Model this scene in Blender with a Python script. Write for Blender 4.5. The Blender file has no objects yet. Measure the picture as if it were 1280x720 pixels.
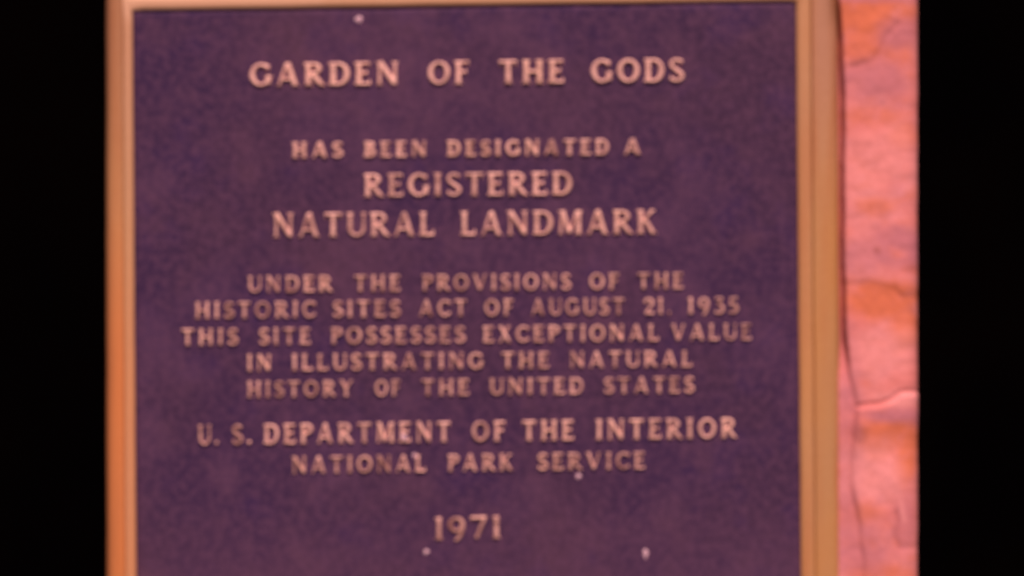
import bpy, math, random
import numpy as np
from mathutils import Vector

# ------------------------------------------------------------------ camera, sky, sun, exposure
scene = bpy.context.scene
C = scene.collection
S = 0.0005                 # metres per unit of the plaque's drawing grid
ZC = 1.25                  # height of the middle of the plaque above the ground
R = math.radians


def P(px, py, d=0.0):
    """drawing grid (x right, y down, d = depth behind the panel face) -> world"""
    return Vector(((px - 640) * S, d * S, ZC + (360 - py) * S))


cam_d = bpy.data.cameras.new("camera")
cam = bpy.data.objects.new("camera", cam_d)
C.objects.link(cam)
CAM_DIST = 1.6
cam.location = (0, -CAM_DIST, ZC)
cam.rotation_euler = (R(90), 0, 0)
cam_d.sensor_width = 36
cam_d.lens = 36 * CAM_DIST / (1280 * S)
cam_d.clip_start, cam_d.clip_end = 0.05, 200
cam_d.dof.use_dof = True
cam_d.dof.focus_distance = 1.74
cam_d.dof.aperture_fstop = 1.65
scene.camera = cam

SUN_EL, SUN_AZ = R(50), R(-6)          # azimuth measured to the left of the camera's back
to_sun = Vector((-math.sin(SUN_AZ) * math.cos(SUN_EL), -math.cos(SUN_AZ) * math.cos(SUN_EL), math.sin(SUN_EL)))

w = bpy.data.worlds.new("World")
scene.world = w
w.use_nodes = True
nt = w.node_tree
sky = nt.nodes.new("ShaderNodeTexSky")
sky.sky_type = 'NISHITA'
sky.sun_disc = False
sky.sun_elevation = SUN_EL
sky.sun_rotation = math.atan2(to_sun.x, to_sun.y)
bg = nt.nodes["Background"]
bg.inputs[1].default_value = 0.07
nt.links.new(sky.outputs[0], bg.inputs[0])

sl = bpy.data.lights.new("sun", 'SUN')
sl.energy = 4.2
sl.angle = R(1.0)
sl.color = (1.0, 0.90, 0.80)
so = bpy.data.objects.new("sun", sl)
C.objects.link(so)
so.rotation_euler = to_sun.to_track_quat('Z', 'Y').to_euler()
so.location = (-1, -2, 4)

vs = scene.view_settings
vs.view_transform = 'Standard'
vs.look = 'None'
vs.gamma = 1
vs.use_curve_mapping = False
vs.exposure = 0.28
scene.cycles.use_denoising = True
scene.cycles.max_bounces = 6

rng = random.Random(7)


# ------------------------------------------------------------------ helpers
def obj(name, verts, faces, mat, parent=None, smooth=False, label=None):
    me = bpy.data.meshes.new(name)
    base = parent.location if parent else Vector((0, 0, 0))
    me.from_pydata([tuple(Vector(v) - base) for v in verts], [], faces)
    me.update()
    if smooth:
        me.shade_smooth()
    me.materials.append(mat)
    o = bpy.data.objects.new(name, me)
    C.objects.link(o)
    if parent:
        o.parent = parent
    if label:
        o['label'] = label
    return o


def attr(o, name, vals):
    a = o.data.attributes.new(name, 'FLOAT', 'POINT')
    a.data.foreach_set('value', np.asarray(vals, dtype=np.float32))


class Mat:
    def __init__(s, name):
        s.m = bpy.data.materials.new(name)
        s.m.use_nodes = True
        s.t = s.m.node_tree
        s.b = s.t.nodes["Principled BSDF"]

    def link(s, a, b):
        s.t.links.new(a, b)

    def coord(s):
        g = s.t.nodes.new("ShaderNodeNewGeometry")
        return g.outputs['Position']

    def noise(s, scale, detail=4, rough=0.55, stretch=None, off=0.0):
        n = s.t.nodes.new("ShaderNodeTexNoise")
        n.inputs['Scale'].default_value = scale
        n.inputs['Detail'].default_value = detail
        n.inputs['Roughness'].default_value = rough
        mp = s.t.nodes.new("ShaderNodeMapping")
        mp.inputs['Location'].default_value = (off, off * 0.7, off * 1.3)
        if stretch:
            mp.inputs['Scale'].default_value = stretch
        s.link(s.coord(), mp.inputs[0])
        s.link(mp.outputs[0], n.inputs['Vector'])
        return n.outputs['Fac']

    def ramp(s, fac, lo, hi, a=0.0, b=1.0):
        r = s.t.nodes.new("ShaderNodeMapRange")
        r.interpolation_type = 'SMOOTHSTEP'
        for k, v in ((1, lo), (2, hi), (3, a), (4, b)):
            r.inputs[k].default_value = v
        s.link(fac, r.inputs[0])
        return r.outputs[0]

    def math(s, op, a, b):
        n = s.t.nodes.new("ShaderNodeMath")
        n.operation = op
        for k, v in enumerate((a, b)):
            if isinstance(v, (int, float)):
                n.inputs[k].default_value = v
            else:
                s.link(v, n.inputs[k])
        return n.outputs[0]

    def mix(s, fac, a, b):
        n = s.t.nodes.new("ShaderNodeMix")
        n.data_type = 'RGBA'
        if isinstance(fac, (int, float)):
            n.inputs[0].default_value = fac
        else:
            s.link(fac, n.inputs[0])
        for k, v in ((6, a), (7, b)):
            if isinstance(v, tuple):
                n.inputs[k].default_value = (*v, 1)
            else:
                s.link(v, n.inputs[k])
        return n.outputs[2]

    def attr(s, name):
        n = s.t.nodes.new("ShaderNodeAttribute")
        n.attribute_name = name
        return n.outputs['Fac']

    def bump(s, h, strength, dist):
        n = s.t.nodes.new("ShaderNodeBump")
        n.inputs['Strength'].default_value = strength
        n.inputs['Distance'].default_value = dist
        s.link(h, n.inputs['Height'])
        s.link(n.outputs[0], s.b.inputs['Normal'])

    def done(s, col, rough=0.6, metal=0.0, spec=0.5):
        if isinstance(col, tuple):
            s.b.inputs['Base Color'].default_value = (*col, 1)
        else:
            s.link(col, s.b.inputs['Base Color'])
        if isinstance(rough, (int, float)):
            s.b.inputs['Roughness'].default_value = rough
        else:
            s.link(rough, s.b.inputs['Roughness'])
        s.b.inputs['Metallic'].default_value = metal
        s.b.inputs['Specular IOR Level'].default_value = spec
        return s.m


# ------------------------------------------------------------------ materials
m = Mat("dark_panel_paint")
big = m.ramp(m.noise(9, 5, 0.6), 0.38, 0.66)
c = m.mix(big, (0.034, 0.0103, 0.042), (0.046, 0.0145, 0.039))
mid = m.ramp(m.noise(42, 5, 0.62, off=3.1), 0.47, 0.72)
c = m.mix(m.math('MULTIPLY', mid, 0.45), c, (0.098, 0.032, 0.062))
blue = m.ramp(m.noise(26, 4, 0.6, off=8.0), 0.52, 0.74)
c = m.mix(m.math('MULTIPLY', blue, 0.5), c, (0.036, 0.0115, 0.062))
cl = m.ramp(m.noise(16, 5, 0.62, off=21.0), 0.50, 0.70)
c = m.mix(m.math('MULTIPLY', cl, 0.38), c, (0.108, 0.037, 0.080))
dust = m.attr("dust")
dn = m.math('MULTIPLY', dust, m.ramp(m.noise(30, 5, 0.65, off=1.7), 0.30, 0.75, 0.25, 1.0))
c = m.mix(dn, c, (0.175, 0.057, 0.085))
gr = m.noise(210, 4, 0.75)
c = m.mix(m.ramp(gr, 0.40, 0.64, 0.0, 0.60), c, (0.105, 0.034, 0.072))
m.bump(m.noise(700, 3, 0.6), 0.55, 0.0006)
PANEL = m.done(c, 0.8, 0.0, 0.15)

m = Mat("cast_bronze_rim")
a_ = m.ramp(m.noise(18, 5, 0.6, stretch=(1, 1, 0.35)), 0.35, 0.68)
c = m.mix(a_, (0.50, 0.178, 0.056), (0.46, 0.180, 0.074))
c = m.mix(m.attr("pink"), c, (0.44, 0.160, 0.096))
c = m.mix(m.attr("rust"), c, (0.60, 0.142, 0.038))
st = m.ramp(m.noise(120, 4, 0.6, stretch=(1, 1, 0.06)), 0.45, 0.72, 0.0, 0.55)
c = m.mix(st, c, (0.42, 0.112, 0.036))
c = m.mix(m.math('MULTIPLY', m.attr("shade_tone"), 0.85), c, (0.20, 0.052, 0.018))
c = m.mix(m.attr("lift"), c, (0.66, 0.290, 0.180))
m.bump(m.noise(240, 4, 0.6), 0.3, 0.0006)
RIM = m.done(c, 0.5, 0.15, 0.4)

m = Mat("worn_bronze_letter")
wear = m.attr("wear")
n1 = m.ramp(m.noise(95, 4, 0.65), 0.36, 0.66, -0.32, 0.38)
f = m.math('MAXIMUM', m.math('MINIMUM', m.math('ADD', wear, n1), 1.0), 0.0)
c = m.mix(f, (0.80, 0.352, 0.300), (0.27, 0.092, 0.080))
c = m.mix(m.ramp(m.noise(28, 3, 0.5, off=5), 0.45, 0.7, 0, 0.5), c, (0.76, 0.340, 0.255))
m.bump(m.noise(420, 3, 0.6), 0.3, 0.0004)
LETTER = m.done(c, 0.48, 0.15, 0.4)

m = Mat("pale_splash")
c = m.mix(m.ramp(m.noise(200, 3), 0.4, 0.65), (0.58, 0.27, 0.33), (0.72, 0.37, 0.41))
SPLASH = m.done(c, 0.7)

m = Mat("red_sandstone")
base = m.mix(m.ramp(m.noise(24, 6, 0.62), 0.36, 0.66), (0.64, 0.150, 0.135), (0.69, 0.190, 0.190))
base = m.mix(m.ramp(m.noise(70, 5, 0.62, stretch=(1, 1, 1.8), off=2), 0.52, 0.75, 0, 0.6), base, (0.62, 0.125, 0.060))
base = m.mix(m.ramp(m.noise(55, 5, 0.6, off=7), 0.55, 0.76, 0, 0.6), base, (0.56, 0.160, 0.205))
o1 = m.math('MULTIPLY', m.attr("orange"), m.ramp(m.noise(60, 5, 0.65, off=4), 0.22, 0.52))
base = m.mix(o1, base, (0.62, 0.128, 0.064))
o2 = m.math('MULTIPLY', m.attr("mauve"), m.ramp(m.noise(60, 5, 0.65, off=11), 0.22, 0.52))
base = m.mix(o2, base, (0.47, 0.125, 0.150))
o3 = m.attr("pale")
base = m.mix(o3, base, (0.78, 0.235, 0.230))
base = m.mix(m.math('MULTIPLY', m.attr("stain_shade"), 0.9), base, (0.25, 0.045, 0.030))
base = m.mix(m.ramp(m.noise(420, 3, 0.7), 0.45, 0.75, 0, 0.28), base, (0.42, 0.085, 0.070))
m.bump(m.noise(150, 5, 0.6), 0.33, 0.0010)
STONE = m.done(base, 0.85, 0.0, 0.2)

m = Mat("black_backdrop")
c = m.mix(m.ramp(m.noise(3, 3), 0.4, 0.6), (0.0006, 0.0003, 0.0004), (0.0010, 0.0004, 0.0004))
BLACK = m.done(c, 1.0, 0.0, 0.0)

# ------------------------------------------------------------------ black backdrop added behind the stone to keep the sky out of view
bw = 5.0
by = 2.2
o = obj("background", [(-bw, by, -1.5), (bw, by, -1.5), (bw, by, 4.5), (-bw, by, 4.5),
                       (-bw, by + .1, -1.5), (bw, by + .1, -1.5), (bw, by + .1, 4.5), (-bw, by + .1, 4.5)],
        [(0, 1, 2, 3), (7, 6, 5, 4), (3, 2, 6, 7), (0, 4, 5, 1), (0, 3, 7, 4), (1, 5, 6, 2)], BLACK)
o['kind'] = 'structure'


# ------------------------------------------------------------------ sandstone block
def smooth(e0, e1, x):
    t = np.clip((x - e0) / (e1 - e0), 0, 1)
    return t * t * (3 - 2 * t)


NR = np.random.RandomState(5)
_lat = NR.rand(64, 64)


def vnoise(x, y):
    xi, yi = np.floor(x).astype(int), np.floor(y).astype(int)
    fx, fy = x - xi, y - yi
    fx, fy = fx * fx * (3 - 2 * fx), fy * fy * (3 - 2 * fy)
    g = lambda a, b: _lat[a % 64, b % 64]
    return (g(xi, yi) * (1 - fx) + g(xi + 1, yi) * fx) * (1 - fy) + (g(xi, yi + 1) * (1 - fx) + g(xi + 1, yi + 1) * fx) * fy


def fbm(x, y, s, o=4):
    r, a, t = 0, 1.0, 0
    for k in range(o):
        r = r + a * (vnoise(x / s + 17 * k, y / s + 31 * k) - 0.5)
        t += a
        a *= 0.55
        s *= 0.5
    return r / t


def line_y(pts, x):
    return np.interp(x, [p[0] for p in pts], [p[1] for p in pts])


def seg_dist(pts, x, y):
    d = np.full_like(x, 1e9)
    for (x0, y0), (x1, y1) in zip(pts[:-1], pts[1:]):
        dx, dy = x1 - x0, y1 - y0
        t = np.clip(((x - x0) * dx + (y - y0) * dy) / (dx * dx + dy * dy), 0, 1)
        d = np.minimum(d, np.hypot(x - x0 - t * dx, y - y0 - t * dy))
    return d


def blob(x, y, cx, cy, rx, ry, soft=0.5):
    n = fbm(x, y, 26) * 0.9
    return 1 - smooth(1 - soft, 1 + soft, np.hypot((x - cx) / rx, (y - cy) / ry) + n)


LIP = [(-200, 1046), (0, 1047), (50, 1051), (120, 1054), (240, 1053.5), (330, 1054), (420, 1057), (470, 1062), (510, 1071),
       (545, 1067), (580, 1063), (610, 1064), (650, 1073), (700, 1079), (760, 1080), (950, 1078)]
EDGE = 1150.0
xs = np.concatenate([np.linspace(136, 1030, 90), np.arange(1034, 1127, 1.3)])
ys = np.arange(-170, 900, 2.0)
X, Y = np.meshgrid(xs, ys)
xl = line_y(LIP, Y) + fbm(Y, Y * 0 + 3, 45) * 3.0
face_d = -3.0 + fbm(X, Y, 70) * 7 + fbm(X, Y, 14) * 1.5
# crack and ledges
CRACK = [(1068, 510), (1080, 507), (1100, 505), (1114, 500), (1122, 493), (1136, 485), (1160, 474)]
yc = line_y(CRACK, X)
below = smooth(-1.5, 2.0, Y - yc) * (1 - smooth(20, 70, Y - yc))
face_d = face_d - 3.0 * below
cd = seg_dist(CRACK, X, Y)
face_d = face_d + 3.0 * (1 - smooth(0.5, 5, cd))
ARC = [(1060, 352), (1085, 350), (1112, 357), (1130, 372), (1142, 392), (1152, 420)]
ya = line_y(ARC, X)
face_d = face_d + 1.5 * smooth(-4, 5, Y - ya) * (1 - smooth(10, 60, Y - ya))
ad = seg_dist([(1118, 360), (1130, 371), (1141, 389), (1152, 418)], X, Y)
face_d = face_d + 0.9 * (1 - smooth(0.5, 8, ad))
NOTCH = [(1120, 640), (1122, 655), (1119, 672), (1124, 686)]
nd = seg_dist(NOTCH, X, Y)
face_d = face_d + 1.5 * (1 - smooth(0.5, 5, nd))
TOPV = [(1064, 84), (1078, 80), (1092, 76), (1098, 64), (1108, 44), (1122, 30)]
td = seg_dist(TOPV, X, Y)
face_d = face_d + 0.9 * (1 - smooth(0.5, 6, td))
# the bed beside the plaque: deep at the top, filled nearly to the rim lower down
fill = smooth(425, 490, Y)
bed = 13 * (1 - fill) + (-1.0 + fbm(X, Y, 16) * 2) * fill
lipw = smooth(-2.2, 3.4, X - xl)
D = bed * (1 - lipw) + face_d * lipw
fade = 1 - smooth(620, 700, Y) * 0.65
D = D + 1.6 * fill * fade * (1 - smooth(0.5, 7.0, np.abs(X - xl)))
D = np.where(X < 1047, np.where((Y > -64) & (Y < 872), 24, face_d + 8), D)
# rounded right-hand arris and the side behind it
cols = [(X[:, k], D[:, k]) for k in range(X.shape[1])]
r_a = 24.0
for a in np.linspace(6, 90, 11):
    xe = EDGE - r_a + r_a * math.sin(R(a)) + fbm(ys, ys * 0 + 9, 30) * 1.4 * math.sin(R(a))
    cols.append((xe, D[:, -1] + r_a * (1 - math.cos(R(a)))))
xlast = cols[-1][0]
cols.append((xlast + 1.0, D[:, -1] + 40))
cols.append((xlast + fbm(ys, ys * 0 + 5, 60) * 6, D[:, -1] * 0 + 170))
cols.append((xlast * 0 + EDGE - 4, D[:, -1] * 0 + 330))
cols.append((xlast * 0 + 140, D[:, -1] * 0 + 330))
nC, nRows = len(cols), len(ys)
verts = []
PX, PY = [], []
for i in range(nRows):
    for k in range(nC):
        px, d = cols[k][0][i], cols[k][1][i]
        verts.append(P(px, ys[i], d))
        PX.append(px)
        PY.append(ys[i])
faces = []
for i in range(nRows - 1):
    for k in range(nC):
        k2 = (k + 1) % nC
        faces.append((i * nC + k, (i + 1) * nC + k, (i + 1) * nC + k2, i * nC + k2))
faces.append(tuple(range(nC)))
faces.append(tuple(reversed(range((nRows - 1) * nC, nRows * nC))))
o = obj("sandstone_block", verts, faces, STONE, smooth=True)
PX, PY = np.array(PX), np.array(PY)
orange = np.maximum.reduce([blob(PX, PY, 1085, 22, 75, 26), blob(PX, PY, 1075, 55, 30, 30) * .8, blob(PX, PY, 1120, 62, 22, 22) * .7,
                            blob(PX, PY, 1100, 374, 60, 24), blob(PX, PY, 1132, 400, 22, 40) * .9, blob(PX, PY, 1105, 545, 50, 24),
                            blob(PX, PY, 1135, 568, 18, 34), blob(PX, PY, 1090, 146, 34, 12) * .6, blob(PX, PY, 1135, 170, 20, 16) * .6,
                            blob(PX, PY, 1095, 257, 26, 12) * .7, blob(PX, PY, 1100, 718, 40, 14) * .8, blob(PX, PY, 1078, 640, 26, 16) * .6])
mauve = np.maximum.reduce([blob(PX, PY, 1092, 98, 46, 26) * .75, blob(PX, PY, 1125, 42, 26, 22) * .8, blob(PX, PY, 1125, 310, 36, 26) * .9,
                           blob(PX, PY, 1080, 320, 24, 22) * .6, blob(PX, PY, 1115, 518, 44, 10), blob(PX, PY, 1062, 560, 16, 140) * .7,
                           blob(PX, PY, 1075, 685, 40, 36) * .7, blob(PX, PY, 1100, -4, 70, 8) * .7, blob(PX, PY, 1128, 660, 16, 40) * .6])
pale = np.maximum.reduce([blob(PX, PY, 1100, 205, 50, 45) * .4, blob(PX, PY, 1105, 440, 42, 30) * .5, blob(PX, PY, 1090, 590, 40, 40) * .6,
                          blob(PX, PY, 1127, 498, 26, 10) * .8, (1 - smooth(1, 5, seg_dist([(1072, 563), (1090, 572), (1112, 584), (1122, 610), (1130, 650)], PX, PY))) * .6])
gapx = line_y(LIP, PY)  # shade of the gap beside the plaque painted in below, with crack stains
stain_shade = np.maximum.reduce([(1 - smooth(0, 5, PX - gapx)) * (1 - smooth(425, 490, PY)) * .62, (1 - smooth(1, 7, np.abs(PX - gapx))) * 0.18 * (1 - .6 * smooth(620, 700, PY)),
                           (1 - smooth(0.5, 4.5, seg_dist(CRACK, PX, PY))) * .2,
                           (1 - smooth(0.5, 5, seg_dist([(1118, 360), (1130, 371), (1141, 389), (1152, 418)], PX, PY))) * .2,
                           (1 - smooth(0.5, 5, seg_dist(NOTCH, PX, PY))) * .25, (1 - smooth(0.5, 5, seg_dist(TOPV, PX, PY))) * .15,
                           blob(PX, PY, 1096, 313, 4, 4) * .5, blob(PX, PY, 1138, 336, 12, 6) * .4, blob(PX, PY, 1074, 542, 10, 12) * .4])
for n_, v_ in (("orange", orange), ("mauve", mauve), ("pale", pale), ("stain_shade", stain_shade)):
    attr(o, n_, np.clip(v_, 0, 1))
o['label'] = "rough pink and orange sandstone block behind the plaque, seen as a strip right of it"
o['category'] = "stone"

# ------------------------------------------------------------------ plaque
plaque = bpy.data.objects.new("memorial_plaque", None)
C.objects.link(plaque)
plaque.location = P(590, 856, 18)
plaque['label'] = "dark purple-brown landmark plaque with raised bronze lettering and a bronze rim, fixed to sandstone"
plaque['category'] = "plaque"

IN = [(166, 13.5), (994.5, 2), (1001.5, 796), (171.5, 802)]      # inner corners of the rim: TL TR BR BL
OUT = [(131, -38), (1047.5, -50), (1053, 852), (131.5, 856)]


def ring(t, d, jitter=0.0, n=60):
    """points round the rim at fraction t from its inner to its outer edge"""
    cs = [(a[0] + (b[0] - a[0]) * t, a[1] + (b[1] - a[1]) * t) for a, b in zip(IN, OUT)]
    pts = []
    for k in range(4):
        a, b = cs[k], cs[(k + 1) % 4]
        for i in range(n):
            f = i / n
            px, py = a[0] + (b[0] - a[0]) * f, a[1] + (b[1] - a[1]) * f
            wv = fbm(np.array([px * 1.0]), np.array([py * 1.0 + t * 90]), 60)[0] * jitter
            pts.append((px + wv, py + wv * .7, d))
    return pts


def sweep(name, profile, mat, parent, close=True, jit=1.2):
    rings = [ring(t, d, jit) for t, d in profile]
    n = len(rings[0])
    vs_, fs, tt, pp = [], [], [], []
    for (t, d), rg in zip(profile, rings):
        for p_ in rg:
            vs_.append(P(*p_))
            tt.append(t)
            pp.append(p_)
    nr = len(rings)
    for k in range(nr if close else nr - 1):
        k2 = (k + 1) % nr
        for i in range(n):
            j = (i + 1) % n
            fs.append((k * n + i, k2 * n + i, k2 * n + j, k * n + j))
    o = obj(name, vs_, fs, mat, parent)
    o.data.shade_smooth()
    return o, np.array(tt), np.array(pp)


# flat outer band of the rim with a rounded outside edge
band, tt, pp = sweep("rim", [(0.36, 14), (0.36, -3.2), (0.40, -3.7), (0.55, -3.6), (0.72, -3.5), (0.80, -3.0), (0.88, -1.4), (0.94, 1.2),
                             (0.98, 5.0), (1.0, 10), (1.0, 19), (0.9, 20.5), (0.4, 20.5)], RIM, plaque)
px_, py_ = pp[:, 0], pp[:, 1]
right = smooth(1000, 1020, px_)
left = 1 - smooth(160, 180, px_)
shade_tone = 0.85 * smooth(0.62, 1.0, tt) * left + 0.10 * (1 - smooth(0.36, 0.42, tt)) + 0.7 * right * (1 - smooth(6, 46, py_)) * smooth(0.62, 0.9, tt)  # painted in: fade at left edge, stone's shadow upper right; darker groove
shade_tone = shade_tone + 0.35 * left * (1 - smooth(-10, 260, py_)) + 0.10 * right * (1 - smooth(0, 250, py_))
attr(band, "shade_tone", np.clip(shade_tone, 0, 1))
attr(band, "rust", np.clip(left * smooth(150, 480, py_) , 0, 1) * .8)
attr(band, "lift", np.zeros(len(tt)))
attr(band, "pink", np.clip(right * (1 - smooth(40, 300, py_)) * .9 + left * (1 - smooth(0, 330, py_)) * .5, 0, 1))
# raised inner moulding next to the panel
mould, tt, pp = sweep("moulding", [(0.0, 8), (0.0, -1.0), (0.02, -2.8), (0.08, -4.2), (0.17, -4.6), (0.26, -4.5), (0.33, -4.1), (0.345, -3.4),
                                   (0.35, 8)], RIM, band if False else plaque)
attr(mould, "shade_tone", np.clip(0.12 * smooth(0.26, 0.35, tt), 0, 1))  # darker towards the groove
attr(mould, "rust", (pp[:, 0] < 400) * smooth(250, 560, pp[:, 1]) * .5)
attr(mould, "pink", np.clip((1 - smooth(0, 330, pp[:, 1])) * np.where(pp[:, 0] < 400, .6, .35), 0, 1))
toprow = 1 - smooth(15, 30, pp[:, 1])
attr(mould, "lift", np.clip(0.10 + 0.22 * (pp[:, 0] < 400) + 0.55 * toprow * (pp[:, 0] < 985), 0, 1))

# sunk panel: a plate with a fine grid so its dust can lie where it lies
gx, gy = np.linspace(0, 1, 84), np.linspace(0, 1, 80)


def bil(u, v):
    e = 2.0
    tl, tr, br, bl = [(p[0] - e if i in (0, 3) else p[0] + e, p[1] - e if i < 2 else p[1] + e) for i, p in enumerate(IN)]
    a = (tl[0] + (tr[0] - tl[0]) * u, tl[1] + (tr[1] - tl[1]) * u)
    b = (bl[0] + (br[0] - bl[0]) * u, bl[1] + (br[1] - bl[1]) * u)
    return a[0] + (b[0] - a[0]) * v, a[1] + (b[1] - a[1]) * v


vs_, fs, q = [], [], []
for v in gy:
    for u in gx:
        a, b = bil(u, v)
        dd = fbm(np.array([a]), np.array([b]), 130, 3)[0] * 1.2
        vs_.append(P(a, b, dd))
        q.append((a, b))
nx, ny = len(gx), len(gy)
for i in range(ny - 1):
    for k in range(nx - 1):
        fs.append((i * nx + k, (i + 1) * nx + k, (i + 1) * nx + k + 1, i * nx + k + 1))
peri = [k for k in range(nx)] + [i * nx + nx - 1 for i in range(1, ny)] + [(ny - 1) * nx + k for k in range(nx - 2, -1, -1)] + [i * nx for i in range(ny - 2, 0, -1)]
b0 = len(vs_)
for idx in peri:
    vs_.append(P(q[idx][0], q[idx][1], 16))
    q.append(q[idx])
for i in range(len(peri)):
    j = (i + 1) % len(peri)
    fs.append((peri[i], peri[j], b0 + j, b0 + i))
fs.append(tuple(range(b0, b0 + len(peri))))
panel = obj("panel", vs_, fs, PANEL, plaque)
panel.data.shade_smooth()
q = np.array(q)
dust = np.maximum.reduce([0.30 * smooth(560, 760, q[:, 1]), blob(q[:, 0], q[:, 1], 440, 80, 120, 60, .8) * .38, blob(q[:, 0], q[:, 1], 440, 320, 70, 40, .8) * .30,
                          blob(q[:, 0], q[:, 1], 560, 130, 190, 60, .8) * .25, blob(q[:, 0], q[:, 1], 690, 330, 130, 60, .8) * .15,
                          blob(q[:, 0], q[:, 1], 940, 300, 12, 14, .8) * .35, blob(q[:, 0], q[:, 1], 305, 216, 14, 9, .8) * .25,
                          blob(q[:, 0], q[:, 1], 720, 705, 150, 40, .8) * .35])
attr(panel, "dust", np.clip(dust, 0, 1))


# ------------------------------------------------------------------ raised letters
def arc(cx, cy, rx, ry, a0, a1, wv, wh, n=22):
    """elliptical stroke, half-width wv where it runs vertically and wh where it runs horizontally"""
    out, prev = [], None
    for i in range(n + 1):
        a = R(a0 + (a1 - a0) * i / n)
        p = (cx + rx * math.cos(a), cy + ry * math.sin(a))
        r = wh + (wv - wh) * abs(math.cos(a)) ** 1.3
        if prev:
            out.append(('c', *prev[:2], *p, prev[2], r))
        prev = (*p, r)
    return out


def glyph(ch, T, t):
    r, h, sv = T / 2, t / 2, 0.055
    so_ = 0.06                       # how far a serif sticks out
    Q = []

    def stem(x, top=True, bot=True, y0=0.0, y1=1.0, rr=None):
        k = rr or r
        ym = (y0 + y1) / 2
        Q.append(('f', x, y0, x, ym, k * 1.06, k * .96))
        Q.append(('f', x, ym, x, y1, k * .96, k * 1.06))
        if bot:
            Q.append(('f', x - k - so_, y0 + sv / 2, x + k + so_, y0 + sv / 2, sv / 2, sv / 2))
        if top:
            Q.append(('f', x - k - so_, y1 - sv / 2, x + k + so_, y1 - sv / 2, sv / 2, sv / 2))

    def bar(x0, x1, y, hh=None, end=0):
        k = hh or h
        Q.append(('f', x0, y, x1, y, k, k))
        if end:
            Q.append(('f', x1 - 0.03, y - (end if end > 0 else 0) * 1.0 - k * 0, x1 - 0.03, y - (end if end < 0 else 0) + k * 0, 0.035, 0.035))

    def diag(x0, y0, x1, y1, k):
        Q.append(('f', x0, y0, x1, y1, k, k))

    def foot(x, y, k):
        Q.append(('f', x - k, y, x + k, y, sv / 2, sv / 2))

    x = so_ + r
    if ch == 'A':
        diag(.10, 0, .43, 1.0, h * .95); diag(.76, 0, .45, 1.0, r); bar(.2, .66, .30, h * .85)
        foot(.10, sv / 2, .10); foot(.77, sv / 2, .14)
        return Q, .92
    if ch == 'B':
        stem(x, False, False); bar(x - r - so_, .36, 1 - h); bar(x, .36, .54, h * .9); bar(x - r - so_, .38, h)
        Q.extend(arc(.34, .77, .20, .23 - h, -90, 90, r * .9, h)); Q.extend(arc(.36, .28, .25, .28 - h, -90, 90, r, h))
        return Q, .71
    if ch in 'CG':
        Q.extend(arc(.46, .5, .46 - r, .5 - h, 48, 312 if ch == 'C' else 318, r, h))
        Q.append(('f', .76, .66, .76, .93, .03, .045))
        if ch == 'C':
            Q.append(('c', .72, .13, .79, .24, h, .03))
            return Q, .80
        Q.append(('f', .76, .08, .76, .46, r * .9, r)); bar(.62, .92, .45, sv / 2)
        return Q, .90
    if ch == 'D':
        stem(x, False, False); bar(x - r - so_, .42, 1 - h); bar(x - r - so_, .42, h)
        Q.extend(arc(.40, .5, .44 - r, .5 - h, -90, 90, r, h))
        return Q, .85
    if ch in 'EF':
        stem(x, False, ch == 'F'); bar(x - r - so_, .60, 1 - h); bar(x, .50, .52, h * .9)
        Q.append(('f', .575, .78, .585, 1.0, .028, .045)); Q.append(('f', .48, .41, .48, .63, .03, .03))
        if ch == 'E':
            bar(x - r - so_, .62, h); Q.append(('f', .60, 0, .605, .24, .05, .028))
        return Q, (.66 if ch == 'E' else .62)
    if ch == 'H':
        stem(x); stem(.84 - x + .06); bar(x, .84 - x + .06, .51)
        return Q, .90
    if ch == 'I':
        stem(x)
        return Q, 2 * x
    if ch == 'K':
        stem(x); diag(x, .42, .66, .97, h); diag(.36, .56, .70, 0, r); foot(.66, 1 - sv / 2, .11); foot(.71, sv / 2, .14)
        return Q, .85
    if ch == 'L':
        stem(x, True, False); bar(x - r - so_, .60, h); Q.append(('f', .585, 0, .595, .27, .05, .028))
        return Q, .65
    if ch == 'M':
        diag(.12, 0, .19, .98, h); diag(.20, 1.0, .50, .05, r * .95); diag(.82, 1.0, .50, .05, h); stem(.88, False, True)
        Q.append(('f', .88 - r, .97, .88 + r + so_, .97, sv / 2, sv / 2))
        foot(.12, sv / 2, .10); foot(.14, 1 - sv / 2, .10)
        return Q, 1.04
    if ch == 'N':
        stem(.15, False, True, rr=h); stem(.77, True, False, rr=h); diag(.15, 1.0, .77, 0.03, r); foot(.08, 1 - sv / 2, .08)
        return Q, .92
    if ch == 'O':
        Q.extend(arc(.47, .5, .47 - r, .5 - h, 0, 360, r, h, 40))
        return Q, .94
    if ch in 'PR':
        stem(x, False); bar(x - r - so_, .36, 1 - h); bar(x, .36, .47, h * .9)
        Q.extend(arc(.35, .735, .26, .265 - h, -90, 90, r * .95, h))
        if ch == 'R':
            diag(.36, .48, .70, .05, r * .95); Q.append(('c', .70, .06, .84, .035, r * .6, .03))
            return Q, .82
        return Q, .66
    if ch == 'S':
        Q.extend(arc(.32, .745, .225, .255 - h, 35, 235, r * .75, h))
        Q.append(('c', .19, .60, .45, .40, r * .9, r * .9))
        Q.extend(arc(.32, .262, .245, .262 - h, -145, 55, r * .75, h))
        Q.append(('f', .515, .74, .53, .95, .03, .045)); Q.append(('f', .085, .05, .095, .27, .045, .03))
        return Q, .61
    if ch == 'T':
        stem(.38, False, True); bar(.03, .73, 1 - h); Q.append(('f', .06, .76, .045, 1.0, .028, .045)); Q.append(('f', .70, .76, .715, 1.0, .028, .045))
        return Q, .76
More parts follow.
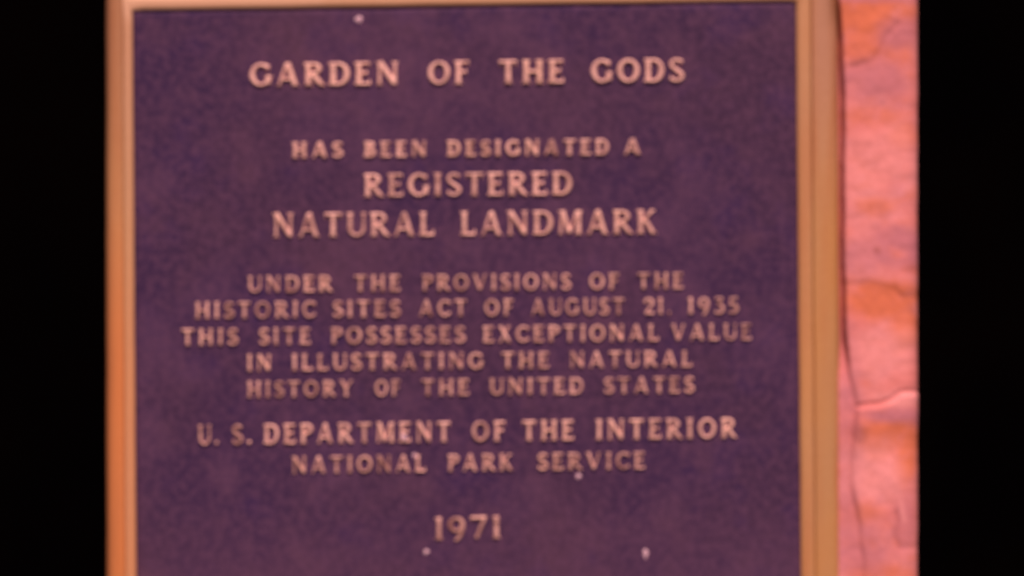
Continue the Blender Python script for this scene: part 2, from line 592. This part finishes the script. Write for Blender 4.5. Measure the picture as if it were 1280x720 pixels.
    if ch == 'U':
        stem(x, True, False, .30); stem(.74, True, False, .30, rr=h)
        Q.extend(arc((x + .74) / 2, .33, (.74 - x) / 2, .33 - h, 180, 360, (r + h) / 2, h))
        Q.append(('c', x, .34, x, .30, r, r))
        return Q, .84
    if ch == 'V':
        diag(.12, 1.0, .45, .02, r); diag(.78, 1.0, .47, .02, h); foot(.13, 1 - sv / 2, .14); foot(.78, 1 - sv / 2, .10)
        return Q, .90
    if ch == 'X':
        diag(.14, 1.0, .68, 0, r); diag(.66, 1.0, .13, 0, h)
        for a, b in ((.14, 1 - sv / 2), (.68, sv / 2), (.66, 1 - sv / 2), (.13, sv / 2)):
            foot(a, b, .12)
        return Q, .82
    if ch == 'Y':
        diag(.12, 1.0, .42, .46, r); diag(.74, 1.0, .42, .46, h); stem(.42, False, True, 0, .50); foot(.13, 1 - sv / 2, .13); foot(.73, 1 - sv / 2, .10)
        return Q, .86
    if ch == '1':
        stem(x, False, True); Q.append(('f', x - r - .07, .93, x, .96, .035, .04))
        return Q, 2 * x
    if ch == '2':
        Q.extend(arc(.30, .71, .22, .29 - h, 165, -35, r, h)); diag(.46, .56, .12, .08, h); bar(.06, .58, h * 1.2, h * 1.2)
        Q.append(('f', .56, 0, .57, .2, .04, .028)); Q.append(('c', .10, .74, .13, .80, r * .8, r * .6))
        return Q, .60
    if ch == '3':                      # flat-topped, its bowl open low at the left
        bar(.10, .50, 1 - h); diag(.48, .97, .26, .62, h); Q.extend(arc(.26, .30, .24, .33 - h, 95, -130, r, h))
        Q.append(('f', .11, .82, .11, 1.0, .03, .04))
        return Q, .54
    if ch == '5':
        bar(.17, .52, .95, h * 1.15); Q.append(('f', .17, .96, .13, .58, h, h * .9)); Q.extend(arc(.24, .31, .26, .32 - h, 115, -120, r, h))
        return Q, .55
    if ch == '7':
        bar(.03, .62, .94, h * 1.35); diag(.57, .95, .24, 0.02, h * 1.15); Q.append(('f', .05, .80, .05, .99, .03, .04))
        return Q, .66
    if ch == '9':
        Q.extend(arc(.32, .66, .32 - r, .34 - h, 0, 360, r, h, 34)); Q.extend(arc(.16, .60, .48 - r, .70, 0, -66, r, h, 12))
        return Q, .65
    if ch == '.':
        Q.append(('c', .12, .10, .121, .10, .105, .105))
        return Q, .24
    if ch == ',':
        Q.append(('c', .12, .10, .121, .10, .09, .09)); Q.append(('c', .14, .08, .08, -.12, .06, .03))
        return Q, .24
    raise ValueError(ch)


_cache = {}


def glyph_mesh(ch, T, t, step=0.034, bev=0.045):
    key = (ch, T, t)
    if key in _cache:
        return _cache[key]
    Q, wd = glyph(ch, T, t)
    gx = np.arange(-.12, wd + .12 + step, step)
    gy = np.arange(-.30 if ch in '9,' else -.10, 1.10 + step, step)
    GX, GY = np.meshgrid(gx, gy)
    sd = np.full(GX.shape, 9.0)
    for kind, x0, y0, x1, y1, r0, r1 in Q:
        dx, dy = x1 - x0, y1 - y0
        L = max(math.hypot(dx, dy), 1e-6)
        s_ = ((GX - x0) * dx + (GY - y0) * dy) / (L * L)
        tc = np.clip(s_, 0, 1)
        if kind == 'c':
            d = np.hypot(GX - x0 - tc * dx, GY - y0 - tc * dy) - (r0 + (r1 - r0) * tc)
        else:
            perp = np.abs((GX - x0) * dy - (GY - y0) * dx) / L - (r0 + (r1 - r0) * tc)
            al = np.maximum(-s_, s_ - 1) * L
            d = np.where((perp > 0) & (al > 0), np.hypot(perp, al), np.maximum(perp, al))
        sd = np.minimum(sd, d)
    hgt = np.clip(-sd / bev, -0.9, 1)
    hgt = np.where(hgt > 0, np.sin(hgt * math.pi / 2), hgt)
    ins = sd < 0.004
    cell = ins[:-1, :-1] | ins[1:, :-1] | ins[:-1, 1:] | ins[1:, 1:]
    idx = -np.ones(GX.shape, int)
    V, F = [], []

    def vid(i, j):
        if idx[i, j] < 0:
            idx[i, j] = len(V)
            V.append((GX[i, j], GY[i, j], hgt[i, j]))
        return idx[i, j]

    for i, j in zip(*np.nonzero(cell)):
        F.append((vid(i, j), vid(i, j + 1), vid(i + 1, j + 1), vid(i + 1, j)))
    _cache[key] = (np.array(V), F, wd)
    return _cache[key]


# (stroke, hairline, relief, top and foot of the capitals at the left end, and at the right end, words with where each starts and ends)
LINES = [
    (.225, .135, 3.8, (79.5, 108.5), (73, 103), [("GARDEN", 311, 499), ("OF", 534, 587), ("THE", 623, 706), ("GODS", 738, 855)]),
    (.265, .165, 3.4, (178, 198), (173.5, 193.5), [("HAS", 364, 429), ("BEEN", 454, 534), ("DESIGNATED", 558, 762), ("A", 779, 802)]),
    (.210, .128, 3.8, (217.5, 246.5), (215, 244), [("REGISTERED", 454, 716)]),
    (.200, .120, 3.8, (267, 297), (262.5, 292.5), [("NATURAL", 340, 544), ("LANDMARK", 575, 822)]),
    (.205, .125, 3.6, (345.5, 365.5), (341, 361), [("UNDER", 309, 416), ("THE", 442, 501), ("PROVISIONS", 527, 714), ("OF", 736, 774), ("THE", 796, 855)]),
    (.205, .125, 3.6, (378, 398.5), (371.5, 392), [("HISTORIC", 243, 395), ("SITES", 415, 501), ("ACT", 523, 584), ("OF", 605, 642), ("AUGUST", 663, 781), ("21,", 804, 840), ("1935", 859, 923)]),
    (.205, .125, 3.6, (411.5, 432), (404.5, 425), [("THIS", 226, 298), ("SITE", 323, 389), ("POSSESSES", 413, 582), ("EXCEPTIONAL", 603, 824), ("VALUE", 838, 940)]),
    (.205, .125, 3.6, (443.5, 464), (438.5, 458.5), [("IN", 308, 340), ("ILLUSTRATING", 364, 605), ("THE", 626, 687), ("NATURAL", 711, 866)]),
    (.205, .125, 3.4, (477, 497), (471, 491), [("HISTORY", 308, 442), ("OF", 468, 501), ("THE", 526, 587), ("UNITED", 611, 730), ("STATES", 754, 868)]),
    (.210, .128, 3.6, (531.5, 556.5), (522.5, 547.5), [("U.", 247, 274), ("S.", 289, 315), ("DEPARTMENT", 329, 564), ("OF", 589, 632), ("THE", 652, 718), ("INTERIOR", 744, 921)]),
    (.205, .125, 3.4, (571, 592), (565, 586), [("NATIONAL", 364, 533), ("PARK", 559, 642), ("SERVICE", 671, 807)]),
    (.170, .115, 3.4, (647, 675), (645, 673), [("1971", 543, 626)]),
]
DIM = {"UNDER": [.55, .65, .55, .05, .1], "U.": [.55, .3], "S.": [.65, .3], "HISTORY": [.3, .3, .75, .4, .65, .4, .3], "21,": [0.1, .35, .7],
       "1971": [.45, .65, .4, .5], "NATIONAL": [.6, .25, .45, .35, .6, .75, .25, .15], "HISTORIC": [.3, .4, .45, .5, .55, .35, .35, .45]}
for T, t, H, (lt, lb), (rt, rb), words in LINES:
    xL, xR = words[0][1], words[-1][2]
    VV, FF, WW = [], [], []
    for word, a, b in words:
        parts = [glyph_mesh(ch, T, t) for ch in word]
        g0 = 0.19 if lb - lt > 27 else 0.27
        total = sum(p_[2] for p_ in parts) + g0 * (len(parts) - 1)
        cap = lb - lt
        a_, b_ = a + 0.8, b - 0.8
        fx = (b_ - a_) / total                       # px per unit across
        cur = a_
        for k, (V, F, wd) in enumerate(parts):
            n0 = len(VV)
            wr = DIM[word][k] if word in DIM else rng.choice([0, .05, .1, .15, .2, .25, .35]) + (0.22 if cap < 22 else 0.05)
            tilt = rng.uniform(-.012, .012)
            hs = H * rng.uniform(.9, 1.08)
            for x, y, h in V:
                px = cur + x * fx + y * tilt * cap
                f = (px - xL) / (xR - xL)
                yt, yb = lt + (rt - lt) * f, lb + (rb - lb) * f
                VV.append(P(px, yb + (yt - yb) * y, -h * hs if h > 0 else -h * 2.2))
                WW.append(wr)
            FF.extend([tuple(n0 + i for i in fc) for fc in F])
            cur += (wd + g0) * fx
    text = " ".join(wd_[0] for wd_ in words)
    o = obj("text_line", VV, FF, LETTER, plaque, smooth=True, label="raised bronze line reading " + text)
    attr(o, "wear", WW)


# ------------------------------------------------------------------ pale dried splashes on the plaque
def splash(cx, cy, rx, ry, hgt, tail=0.0, base=0.0):
    vs_, fs = [], []
    n, rings_ = 18, 5
    ph = [rng.uniform(0, 6.28) for _ in range(3)]
    for k in range(rings_):
        rr = (k + 0.0) / (rings_ - 1)
        for i in range(n):
            a = 2 * math.pi * i / n
            wob = 1 + .14 * math.sin(2 * a + ph[0]) + .10 * math.sin(3 * a + ph[1]) + .06 * math.sin(5 * a + ph[2])
            q_ = max(rr, 0.02)
            px = cx + rx * wob * q_ * math.cos(a)
            py = cy + ry * wob * q_ * math.sin(a) + (tail * q_ * max(0, math.sin(a)) ** 3)
            vs_.append(P(px, py, -base - hgt * (1 - rr ** 2) + 1.5 * rr ** 4))
    for k in range(rings_ - 1):
        for i in range(n):
            j = (i + 1) % n
            fs.append((k * n + i, k * n + j, (k + 1) * n + j, (k + 1) * n + i))
    fs.append(tuple(range(n)))
    obj("splash_mark", vs_, [tuple(reversed(f_)) for f_ in fs], SPLASH, plaque, smooth=True)


splash(448.5, 24, 5.2, 5.0, 1.6, 2)
splash(533, 690, 4.0, 4.0, 1.5)
splash(723, 595.5, 4.2, 4.2, 1.5)
splash(807, 690, 4.6, 3.8, 1.5, 8)
splash(505, 547, 4.2, 4.2, 1.5, 0, 4.6)
splash(518, 569, 2.8, 3.2, 1.2, 3)
